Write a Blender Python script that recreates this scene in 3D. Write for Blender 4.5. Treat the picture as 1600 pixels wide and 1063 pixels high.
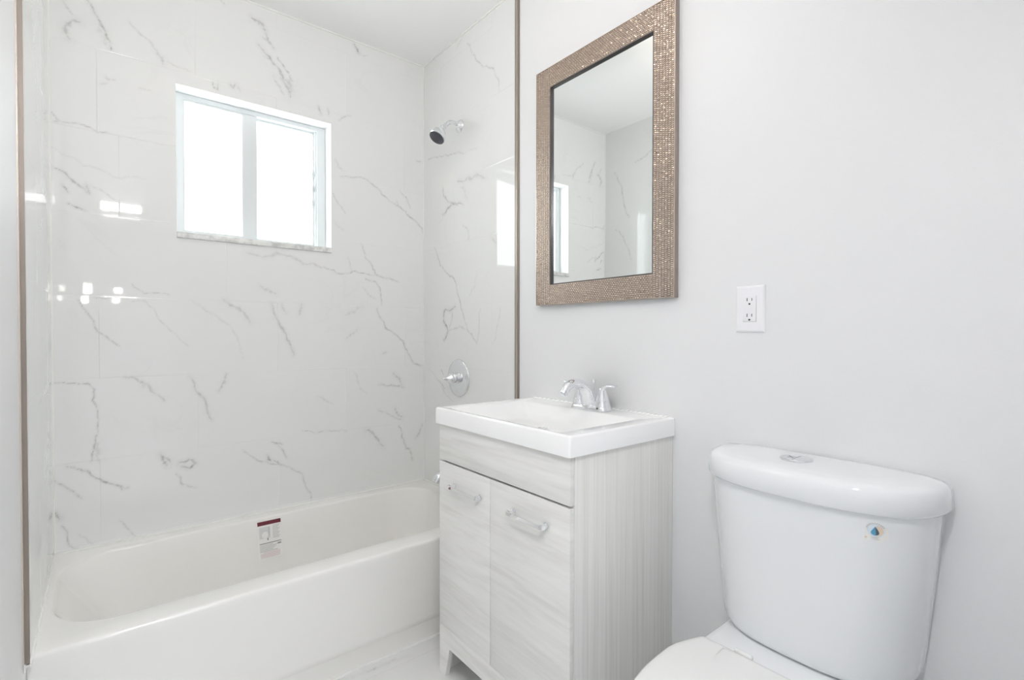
import bpy, bmesh, math, random
import numpy as np
from mathutils import Vector, Matrix

for o in list(bpy.data.objects):
    bpy.data.objects.remove(o)
S = bpy.context.scene
C = S.collection
PI = math.pi

# ------------------------------------------------------------------ camera
CAM = (-1.3784, -2.4654, 1.2012)
YAW, PITCH, ROLL = math.radians(38.999), math.radians(-0.755), math.radians(0.05)
fw = Vector((math.sin(YAW)*math.cos(PITCH), math.cos(YAW)*math.cos(PITCH), math.sin(PITCH)))
rt = Vector((math.cos(YAW), -math.sin(YAW), 0)); up = rt.cross(fw)
rt2 = rt*math.cos(ROLL)+up*math.sin(ROLL); up2 = -rt*math.sin(ROLL)+up*math.cos(ROLL)
cd = bpy.data.cameras.new('camera'); cam = bpy.data.objects.new('camera', cd); C.objects.link(cam)
cam.matrix_world = Matrix(((rt2.x, up2.x, -fw.x, CAM[0]), (rt2.y, up2.y, -fw.y, CAM[1]), (rt2.z, up2.z, -fw.z, CAM[2]), (0, 0, 0, 1)))
cd.sensor_width = 36; cd.lens = 788.07/1600*36; cd.clip_start = 0.01
S.camera = cam

# ------------------------------------------------------------------ world, lights, exposure
S.view_settings.view_transform = 'Standard'; S.view_settings.look = 'None'
S.view_settings.gamma = 1; S.view_settings.use_curve_mapping = False
S.view_settings.exposure = 0.32
W = bpy.data.worlds.new('world'); S.world = W; W.use_nodes = True
W.node_tree.nodes['Background'].inputs[0].default_value = (0.92, 0.965, 1.0, 1)
W.node_tree.nodes['Background'].inputs[1].default_value = 4.5
S.cycles.max_bounces = 14; S.cycles.diffuse_bounces = 8; S.cycles.glossy_bounces = 6
S.cycles.transparent_max_bounces = 12; S.cycles.sample_clamp_indirect = 6.0
S.cycles.caustics_reflective = False; S.cycles.caustics_refractive = False

def area(name, loc, rot, sx, sy, watts, col, shape='RECTANGLE', portal=False):
    l = bpy.data.lights.new(name, 'AREA'); l.shape = shape; l.size = sx; l.size_y = sy
    l.energy = watts; l.color = col
    if portal: l.cycles.is_portal = True
    o = bpy.data.objects.new(name, l); C.objects.link(o); o.location = loc; o.rotation_euler = rot
    return o
H = 2.6605
area('sky_portal', (-0.828, 0.16, 1.92), (math.radians(-90), 0, 0), 0.66, 0.64, 1, (1, 1, 1), portal=True)
area('hall_light', (-0.9, -4.0, H-0.03), (0, 0, 0), 1.6, 1.6, 46, (0.88, 0.93, 1.0))

# ------------------------------------------------------------------ materials
def mat(name, col, rough=0.5, metal=0.0, spec=0.5, emit=0.0, coat=0.0):
    m = bpy.data.materials.new(name); m.use_nodes = True
    b = m.node_tree.nodes['Principled BSDF']
    b.inputs['Base Color'].default_value = (*col, 1); b.inputs['Roughness'].default_value = rough
    b.inputs['Metallic'].default_value = metal; b.inputs['Specular IOR Level'].default_value = spec
    if coat: b.inputs['Coat Weight'].default_value = coat; b.inputs['Coat Roughness'].default_value = 0.03
    if emit:
        b.inputs['Emission Color'].default_value = (*col, 1); b.inputs['Emission Strength'].default_value = emit
    return m
def nodes(m): return m.node_tree.nodes, m.node_tree.links, m.node_tree.nodes['Principled BSDF']
def add_bump(m, scale, strength, dist=0.001, detail=4):
    N, L, b = nodes(m)
    t = N.new('ShaderNodeTexCoord'); n = N.new('ShaderNodeTexNoise'); n.inputs['Scale'].default_value = scale
    n.inputs['Detail'].default_value = detail
    u = N.new('ShaderNodeBump'); u.inputs['Strength'].default_value = strength; u.inputs['Distance'].default_value = dist
    L.new(t.outputs['Object'], n.inputs['Vector']); L.new(n.outputs['Fac'], u.inputs['Height']); L.new(u.outputs['Normal'], b.inputs['Normal'])
    return m

m_paint = add_bump(mat('wall_paint', (0.80, 0.803, 0.808), 0.42, spec=0.35), 220, 0.25, 0.0008)
m_ceil = mat('ceiling_paint', (0.91, 0.91, 0.905), 0.7, spec=0.2)
m_caulk = mat('caulk', (0.86, 0.86, 0.83), 0.35)
m_tub = mat('tub_enamel', (0.85, 0.84, 0.81), 0.12, coat=0.4)
m_porc = mat('porcelain', (0.84, 0.86, 0.87), 0.07, coat=0.5)
m_seat = mat('seat_plastic', (0.88, 0.88, 0.87), 0.15)
m_sink = mat('sink_resin', (0.95, 0.95, 0.95), 0.12, coat=0.4)
m_chrome = mat('chrome', (0.86, 0.87, 0.89), 0.06, metal=1)
m_satin = mat('satin_chrome', (0.8, 0.81, 0.83), 0.18, metal=1)
m_dark = mat('dark_rubber', (0.05, 0.05, 0.06), 0.45)
m_slot = mat('slot_dark', (0.03, 0.03, 0.03), 0.6)
m_plast = mat('white_plastic', (0.86, 0.86, 0.88), 0.28)
m_vinyl = mat('window_vinyl', (0.72, 0.75, 0.755), 0.3)
m_reveal = mat('reveal_paint', (0.92, 0.92, 0.92), 0.12, spec=0.8)
m_trim = mat('bronze_trim', (0.29, 0.25, 0.215), 0.4, metal=0.4)
m_trim2 = mat('bronze_trim_lip', (0.62, 0.56, 0.50), 0.3, metal=0.5)
m_black = mat('frame_lip_black', (0.03, 0.025, 0.022), 0.3)
m_frame_side = mat('frame_side_taupe', (0.30, 0.255, 0.225), 0.4, metal=0.3)
m_mosaic = mat('mosaic_bronze', (0.66, 0.55, 0.465), 0.20, metal=0.85)
m_mirror = mat('mirror_silver', (0.93, 0.95, 0.945), 0.0, metal=1)
m_lamp = mat('lamp_glass', (1.0, 0.90, 0.79), 0.4, emit=15.0)
m_bar = mat('bar_lamp_glass', (0.97, 0.95, 0.97), 0.4, emit=165.0)
m_lamp_hall = mat('hall_lamp_glass', (1.0, 0.94, 0.86), 0.4, emit=22.0)
m_paper = mat('label_paper', (0.83, 0.825, 0.80), 0.35)
m_maroon = mat('label_maroon', (0.13, 0.012, 0.025), 0.35)
m_ink = mat('label_ink', (0.55, 0.55, 0.54), 0.5)
m_inkp = mat('label_ink_pale', (0.68, 0.68, 0.67), 0.5)
m_inkd = mat('label_ink_dark', (0.30, 0.30, 0.30), 0.5)
m_pink = mat('label_pink', (0.74, 0.62, 0.62), 0.5)
m_blue = mat('label_blue', (0.10, 0.32, 0.50), 0.4)
m_navy = mat('label_grey_blue', (0.10, 0.13, 0.15), 0.4)
m_pale = mat('label_pale', (0.72, 0.82, 0.90), 0.4)
m_peach = mat('label_peach', (0.80, 0.66, 0.52), 0.4)
m_hall = mat('hall_paint', (0.72, 0.72, 0.72), 0.6)
m_door = mat('door_paint', (0.82, 0.82, 0.82), 0.35)

m_glass = bpy.data.materials.new('window_glass'); m_glass.use_nodes = True
N = m_glass.node_tree.nodes; L = m_glass.node_tree.links; N.clear()
o_ = N.new('ShaderNodeOutputMaterial'); tr = N.new('ShaderNodeBsdfTransparent'); gl = N.new('ShaderNodeBsdfGlossy')
gl.inputs['Roughness'].default_value = 0.02; mx = N.new('ShaderNodeMixShader'); 
tr.inputs[0].default_value = (0.96, 0.98, 0.97, 1)
mx.inputs[0].default_value = 0.05; L.new(tr.outputs[0], mx.inputs[1]); L.new(gl.outputs[0], mx.inputs[2]); L.new(mx.outputs[0], o_.inputs[0])

# glazed marble tile: the vein pattern is stored per vertex, fine veining comes from noise
def tile_material(name, base, vein, rough):
    m = mat(name, base, rough, spec=0.6); N, L, b = nodes(m)
    at = N.new('ShaderNodeAttribute'); at.attribute_name = 'vein'
    sx = N.new('ShaderNodeSeparateColor'); L.new(at.outputs['Color'], sx.inputs[0])
    tc = N.new('ShaderNodeTexCoord')
    no = N.new('ShaderNodeTexNoise'); no.inputs['Scale'].default_value = 55; no.inputs['Detail'].default_value = 5
    L.new(tc.outputs['Object'], no.inputs['Vector'])
    r = N.new('ShaderNodeMapRange'); r.inputs[1].default_value = 0.33; r.inputs[2].default_value = 0.62
    r.inputs[3].default_value = 0.35; r.inputs[4].default_value = 1.15
    L.new(no.outputs['Fac'], r.inputs[0])
    mu = N.new('ShaderNodeMath'); mu.operation = 'MULTIPLY'; L.new(sx.outputs[0], mu.inputs[0]); L.new(r.outputs[0], mu.inputs[1])
    # faint cloudy veining
    n2 = N.new('ShaderNodeTexNoise'); n2.inputs['Scale'].default_value = 2.6; n2.inputs['Detail'].default_value = 8; n2.inputs['Distortion'].default_value = 1.2
    mp = N.new('ShaderNodeMapping'); mp.inputs['Scale'].default_value = (1, 1, 1.6); mp.inputs['Rotation'].default_value = (0.3, 0.7, 0)
    L.new(tc.outputs['Object'], mp.inputs[0]); L.new(mp.outputs[0], n2.inputs['Vector'])
    r2 = N.new('ShaderNodeMapRange'); r2.inputs[1].default_value = 0.0; r2.inputs[2].default_value = 0.022
    r2.inputs[3].default_value = 0.05; r2.inputs[4].default_value = 0.0
    sb = N.new('ShaderNodeMath'); sb.operation = 'SUBTRACT'; sb.inputs[1].default_value = 0.47
    ab = N.new('ShaderNodeMath'); ab.operation = 'ABSOLUTE'
    L.new(n2.outputs['Fac'], sb.inputs[0]); L.new(sb.outputs[0], ab.inputs[0]); L.new(ab.outputs[0], r2.inputs[0])
    n3 = N.new('ShaderNodeTexNoise'); n3.inputs['Scale'].default_value = 3.0
    L.new(tc.outputs['Object'], n3.inputs['Vector'])
    r3 = N.new('ShaderNodeMapRange'); r3.inputs[1].default_value = 0.5; r3.inputs[2].default_value = 0.7
    L.new(n3.outputs['Fac'], r3.inputs[0])
    m3 = N.new('ShaderNodeMath'); m3.operation = 'MULTIPLY'; L.new(r2.outputs[0], m3.inputs[0]); L.new(r3.outputs[0], m3.inputs[1])
    ad = N.new('ShaderNodeMath'); ad.operation = 'ADD'; ad.use_clamp = True
    L.new(mu.outputs[0], ad.inputs[0]); L.new(m3.outputs[0], ad.inputs[1])
    mc = N.new('ShaderNodeMix'); mc.data_type = 'RGBA'
    mc.inputs[6].default_value = (*base, 1); mc.inputs[7].default_value = (*vein, 1)
    L.new(ad.outputs[0], mc.inputs[0])
    # grout lines (second channel)
    m2 = N.new('ShaderNodeMix'); m2.data_type = 'RGBA'; m2.inputs[7].default_value = (base[0]*0.93, base[1]*0.93, base[2]*0.92, 1)
    L.new(sx.outputs[1], m2.inputs[0]); L.new(mc.outputs[2], m2.inputs[6]); L.new(m2.outputs[2], b.inputs['Base Color'])
    return m
m_tile = tile_material('marble_tile', (0.805, 0.81, 0.80), (0.23, 0.23, 0.21), 0.025)
m_ftile = tile_material('floor_marble', (0.78, 0.78, 0.77), (0.36, 0.34, 0.31), 0.12)

def wood(name, scale, rot):
    m = mat(name, (0.6, 0.6, 0.58), 0.38, spec=0.4); N, L, b = nodes(m)
    tc = N.new('ShaderNodeTexCoord'); mp = N.new('ShaderNodeMapping')
    mp.inputs['Scale'].default_value = scale; mp.inputs['Rotation'].default_value = rot
    L.new(tc.outputs['Object'], mp.inputs[0])
    a = N.new('ShaderNodeTexNoise'); a.inputs['Scale'].default_value = 1.0; a.inputs['Detail'].default_value = 6; a.inputs['Distortion'].default_value = 0.8
    c = N.new('ShaderNodeTexNoise'); c.inputs['Scale'].default_value = 5.0; c.inputs['Detail'].default_value = 3; c.inputs['Distortion'].default_value = 0.3
    L.new(mp.outputs[0], a.inputs['Vector']); L.new(mp.outputs[0], c.inputs['Vector'])
    mi = N.new('ShaderNodeMix'); mi.data_type = 'FLOAT'; mi.inputs[0].default_value = 0.42
    L.new(a.outputs['Fac'], mi.inputs[2]); L.new(c.outputs['Fac'], mi.inputs[3])
    cr = N.new('ShaderNodeValToRGB'); e = cr.color_ramp.elements
    e[0].position = 0.22; e[0].color = (0.67, 0.66, 0.63, 1); e[1].position = 0.82; e[1].color = (0.90, 0.90, 0.885, 1)
    k = cr.color_ramp.elements.new(0.5); k.color = (0.82, 0.812, 0.79, 1)
    L.new(mi.outputs[0], cr.inputs[0]); L.new(cr.outputs[0], b.inputs['Base Color'])
    u = N.new('ShaderNodeBump'); u.inputs['Strength'].default_value = 0.15; u.inputs['Distance'].default_value = 0.0006
    L.new(c.outputs['Fac'], u.inputs['Height']); L.new(u.outputs['Normal'], b.inputs['Normal'])
    return m
m_wood_f = wood('ash_grain_across', (6, 1.3, 17), (0.05, 0, 0))
m_wood_s = wood('ash_grain_upright', (90, 30, 1.0), (0, 0, 0))

def marble_sill():
    m = mat('sill_marble', (0.66, 0.66, 0.65), 0.3); N, L, b = nodes(m)
    tc = N.new('ShaderNodeTexCoord'); n = N.new('ShaderNodeTexNoise'); n.inputs['Scale'].default_value = 40; n.inputs['Detail'].default_value = 6
    cr = N.new('ShaderNodeValToRGB'); e = cr.color_ramp.elements
    e[0].position = 0.35; e[0].color = (0.58, 0.58, 0.57, 1); e[1].position = 0.6; e[1].color = (0.80, 0.80, 0.78, 1)
    L.new(tc.outputs['Object'], n.inputs['Vector']); L.new(n.outputs['Fac'], cr.inputs[0]); L.new(cr.outputs[0], b.inputs['Base Color'])
    return m
m_sill = marble_sill()

# ------------------------------------------------------------------ mesh helpers (all meshes are drawn in world metres, then moved to their thing)
def link(name, verts, faces, mats, parent=None, smooth=False, mi=None, sharp=None):
    me = bpy.data.meshes.new(name)
    off = parent['_base'] if parent is not None else (0, 0, 0)
    me.from_pydata([(v[0]-off[0], v[1]-off[1], v[2]-off[2]) for v in verts], [], faces)
    for m in (mats if isinstance(mats, (list, tuple)) else [mats]): me.materials.append(m)
    if mi:
        for p, k in zip(me.polygons, mi): p.material_index = k
    bm = bmesh.new(); bm.from_mesh(me); bmesh.ops.recalc_face_normals(bm, faces=bm.faces[:]); bm.to_mesh(me); bm.free()
    if smooth:
        me.shade_smooth()
        me.set_sharp_from_angle(angle=math.radians(sharp if sharp else 40))
    o = bpy.data.objects.new(name, me); C.objects.link(o)
    if parent is not None: o.parent = parent
    return o
def thing(name, loc, label, cat, group=None):
    o = bpy.data.objects.new(name, None); C.objects.link(o); o.location = loc; o.empty_display_size = 0.05
    o['label'] = label; o['category'] = cat; o['_base'] = tuple(loc)
    if group: o['group'] = group
    return o
def sub(parent_obj, o):
    """make o (already drawn in the thing's frame) a sub-part of parent_obj"""
    o.parent = parent_obj; return o
def struct(o): o['kind'] = 'structure'; return o

class MB:
    def __init__(s): s.v = []; s.f = []; s.m = []
    def box(s, x0, x1, y0, y1, z0, z1, mi=0):
        b = len(s.v)
        s.v += [(x0, y0, z0), (x1, y0, z0), (x1, y1, z0), (x0, y1, z0), (x0, y0, z1), (x1, y0, z1), (x1, y1, z1), (x0, y1, z1)]
        for q in ((0, 3, 2, 1), (4, 5, 6, 7), (0, 1, 5, 4), (1, 2, 6, 5), (2, 3, 7, 6), (3, 0, 4, 7)):
            s.f.append([b+i for i in q]); s.m.append(mi)
        return s
    def quad(s, a, b, c, d, mi=0):
        n = len(s.v); s.v += [a, b, c, d]; s.f.append([n, n+1, n+2, n+3]); s.m.append(mi); return s
    def loft(s, rings, cap0=True, cap1=True, mi=0, closed=True):
        b = len(s.v); n = len(rings[0])
        for r in rings: s.v += [tuple(p) for p in r]
        for i in range(len(rings)-1):
            for j in range(n if closed else n-1):
                k = (j+1) % n
                s.f.append([b+i*n+j, b+i*n+k, b+(i+1)*n+k, b+(i+1)*n+j]); s.m.append(mi)
        if cap0: s.f.append([b+j for j in range(n)][::-1]); s.m.append(mi)
        if cap1: s.f.append([b+(len(rings)-1)*n+j for j in range(n)]); s.m.append(mi)
        return s
    def tube(s, pts, rad, n=16, mi=0, cap=True, flat=1.0):
        P = [Vector(p) for p in pts]; R = rad if isinstance(rad, (list, tuple)) else [rad]*len(P)
        rings = []; ref = None
        for i, p in enumerate(P):
            d = (P[min(i+1, len(P)-1)]-P[max(i-1, 0)]).normalized()
            if ref is None: ref = Vector((0, 0, 1)) if abs(d.z) < 0.9 else Vector((0, 1, 0))
            a = d.cross(ref).normalized(); c = a.cross(d).normalized(); ref = c
            r = R[i]; ra, rb = r if isinstance(r, tuple) else (r, r*flat)
            rings.append([p+a*math.cos(2*PI*k/n)*ra+c*math.sin(2*PI*k/n)*rb for k in range(n)])
        return s.loft(rings, cap, cap, mi)
    def lathe(s, origin, axis, prof, n=32, mi=0, cap=True):
        """prof: (distance along axis, radius)"""
        o = Vector(origin); d = Vector(axis).normalized(); a = d.orthogonal().normalized(); c = d.cross(a)
        rings = [[o+d*t+(a*math.cos(2*PI*k/n)+c*math.sin(2*PI*k/n))*max(r, 1e-5) for k in range(n)] for t, r in prof]
        return s.loft(rings, cap, cap, mi)
    def obj(s, name, mats, parent=None, smooth=False, sharp=None, bevel=0, seg=2):
        o = link(name, s.v, s.f, mats, parent, smooth, s.m, sharp)
        if bevel:
            bm = bmesh.new(); bm.from_mesh(o.data); bmesh.ops.remove_doubles(bm, verts=bm.verts, dist=1e-6)
            ed = [e for e in bm.edges if len(e.link_faces) == 2 and e.calc_face_angle(0) > 0.6]
            bmesh.ops.bevel(bm, geom=ed, offset=bevel, segments=seg, affect='EDGES', profile=0.5)
            bm.to_mesh(o.data); bm.free(); o.data.shade_smooth(); o.data.set_sharp_from_angle(angle=math.radians(35))
        return o

def spline(pts, k=6):
    P = [Vector(p) for p in pts]; out = []
    for i in range(len(P)-1):
        p0, p1, p2, p3 = P[max(i-1, 0)], P[i], P[i+1], P[min(i+2, len(P)-1)]
        for j in range(k):
            t = j/k
            out.append(0.5*((2*p1)+(-p0+p2)*t+(2*p0-5*p1+4*p2-p3)*t*t+(-p0+3*p1-3*p2+p3)*t**3))
    out.append(P[-1]); return out
def lerp1(tab, t):
    for (a, x), (b, y) in zip(tab, tab[1:]):
        if t <= b: return x+(y-x)*max(0, (t-a)/(b-a))
    return tab[-1][1]

# ------------------------------------------------------------------ marble tiled walls
XL, XR, YB = -1.524, -0.006, 0.0
ROW = 0.31; TL = 0.634; Z0 = 0.41
WX0, WX1, WZ0, WZ1 = -1.1435, -0.5130, 1.5915, 2.2180      # window opening in the back wall

def jagged(pts, rng, amp):
    """break a drawn vein into small natural steps"""
    P = [np.array(p, float) for p in pts]
    for _ in range(3):
        Q = [P[0]]
        for a, b in zip(P, P[1:]):
            d = b-a; n = np.array((-d[1], d[0])); Q += [(a+b)/2+n*rng.normal(0, amp), b]
        P = Q
    return np.array(P)
def vein_field(U, V, veins, seed):
    rng = np.random.RandomState(seed); out = np.zeros_like(U)
    for inten, w, pts in veins:
        P = jagged(pts, rng, 0.07); w = w*0.00062
        lo = P.min(0)-4*w; hi = P.max(0)+4*w
        m = np.where((U > lo[0]) & (U < hi[0]) & (V > lo[1]) & (V < hi[1]))[0]
        if len(m) == 0: continue
        u = U[m]; v = V[m]; best = np.full(len(m), 9.0); tt = np.zeros(len(m)); n = len(P)-1
        for i in range(n):
            a, b = P[i], P[i+1]; d = b-a; l2 = max(d@d, 1e-12)
            t = np.clip(((u-a[0])*d[0]+(v-a[1])*d[1])/l2, 0, 1)
            q = np.hypot(u-a[0]-t*d[0], v-a[1]-t*d[1]); k = q < best
            best[k] = q[k]; tt[k] = (i+t[k])/n
        ww = w*(0.35+0.9*np.sin(PI*np.clip(tt, 0.06, 0.94)))*(0.75+0.35*np.sin(tt*23+seed+inten*40))
        f = inten*np.exp(-(best/np.maximum(ww, 0.0009))**2)+0.25*inten*np.exp(-(best/(3.0*w))**2)
        out[m] = np.maximum(out[m], f)
    return out
def tiled_wall(name, u0, u1, v0, v1, to_world, joint_phase, veins, seed, hole=None, step=0.0036, material=None, warp=1.0, row=ROW, length=TL, base=Z0, groove=0.0003, grout=0.5):
    """a wall of real tiles: each one very slightly domed and tipped, with a narrow grout joint; one mesh"""
    rng = np.random.RandomState(seed); VV = []; FF = []; n0 = 0; Us = []; Vs = []; Gs = []
    g = 0.0011
    vs = [v0]; z = base
    while z < v1-0.01:
        if z > v0+0.01: vs.append(z)
        z += row
    vs.append(v1)
    for r in range(len(vs)-1):
        za, zb = vs[r], vs[r+1]; ph = joint_phase[r % len(joint_phase)]
        k0 = math.floor((u0-ph)/length); us = [u0]
        k = k0
        while ph+k*length < u1-0.004:
            if ph+k*length > u0+0.004: us.append(ph+k*length)
            k += 1
        us.append(u1)
        for c in range(len(us)-1):
            ua, ub = us[c], us[c+1]
            tu, tv, lift, dome = rng.normal(0, 0.0011)*warp, rng.normal(0, 0.0022)*warp, rng.uniform(0, 0.00012)*warp, warp*rng.uniform(0.00025, 0.0005)
            def cuts(a, b, extra):
                n = max(1, int(round((b-a)/step))); l = list(np.linspace(a, b, n+1)[1:-1])
                l = [x for x in l if a+g*1.6 < x < b-g*1.6] + [a, a+g, b-g, b] + [e for e in extra if a < e < b]
                return np.array(sorted(set(np.round(l, 5))))
            cu = cuts(ua, ub, hole[:2] if hole else []); cv = cuts(za, zb, hole[2:] if hole else [])
            A, B = np.meshgrid(cu, cv, indexing='ij')
            su = (A-ua)/(ub-ua)*2-1; sv = (B-za)/(zb-za)*2-1
            out = lift+tu*(A-(ua+ub)/2)+tv*(B-(za+zb)/2)-dome*(np.abs(su)**6+np.abs(sv)**4)*0.5
            edge = (A <= ua+1e-5) | (A >= ub-1e-5) | (B <= za+1e-5) | (B >= zb-1e-5)
            out = np.where(edge, -groove, out)
            nu, nv = A.shape
            idx = (np.arange(nu*nv).reshape(nu, nv)+n0)
            f = np.stack([idx[:-1, :-1], idx[1:, :-1], idx[1:, 1:], idx[:-1, 1:]], -1)
            if hole:
                mu = (cu[:-1]+cu[1:])/2; mv = (cv[:-1]+cv[1:])/2
                M = ~((mu[:, None] > hole[0]) & (mu[:, None] < hole[1]) & (mv[None] > hole[2]) & (mv[None] < hole[3]))
                f = f[M]
            FF.append(f.reshape(-1, 4)); VV.append(to_world(A, B, out).reshape(-1, 3)); n0 += nu*nv
            Us.append(A.ravel()); Vs.append(B.ravel()); Gs.append(edge.ravel().astype(float))
    V3 = np.concatenate(VV); F = np.concatenate(FF); U = np.concatenate(Us); V = np.concatenate(Vs); G = np.concatenate(Gs)
    used = np.zeros(len(V3), bool); used[F.ravel()] = True; remap = np.cumsum(used)-1
    V3 = V3[used]; U = U[used]; V = V[used]; G = G[used]; F = remap[F]
    me = bpy.data.meshes.new(name); me.vertices.add(len(V3)); me.vertices.foreach_set('co', V3.astype(np.float32).ravel())
    me.loops.add(F.size); me.loops.foreach_set('vertex_index', F.astype(np.int32).ravel())
    me.polygons.add(len(F)); me.polygons.foreach_set('loop_start', np.arange(0, F.size, 4, dtype=np.int32))
    me.update(calc_edges=True); me.validate()
    col = np.zeros((len(V3), 4), np.float32); col[:, 0] = np.clip(vein_field(U, V, veins, seed), 0, 1); col[:, 1] = G*grout; col[:, 3] = 1
    at = me.color_attributes.new('vein', 'FLOAT_COLOR', 'POINT'); at.data.foreach_set('color', col.ravel())
    me.materials.append(material or m_tile); me.shade_smooth()
    o = bpy.data.objects.new(name, me); C.objects.link(o)
    return struct(o)

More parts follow.
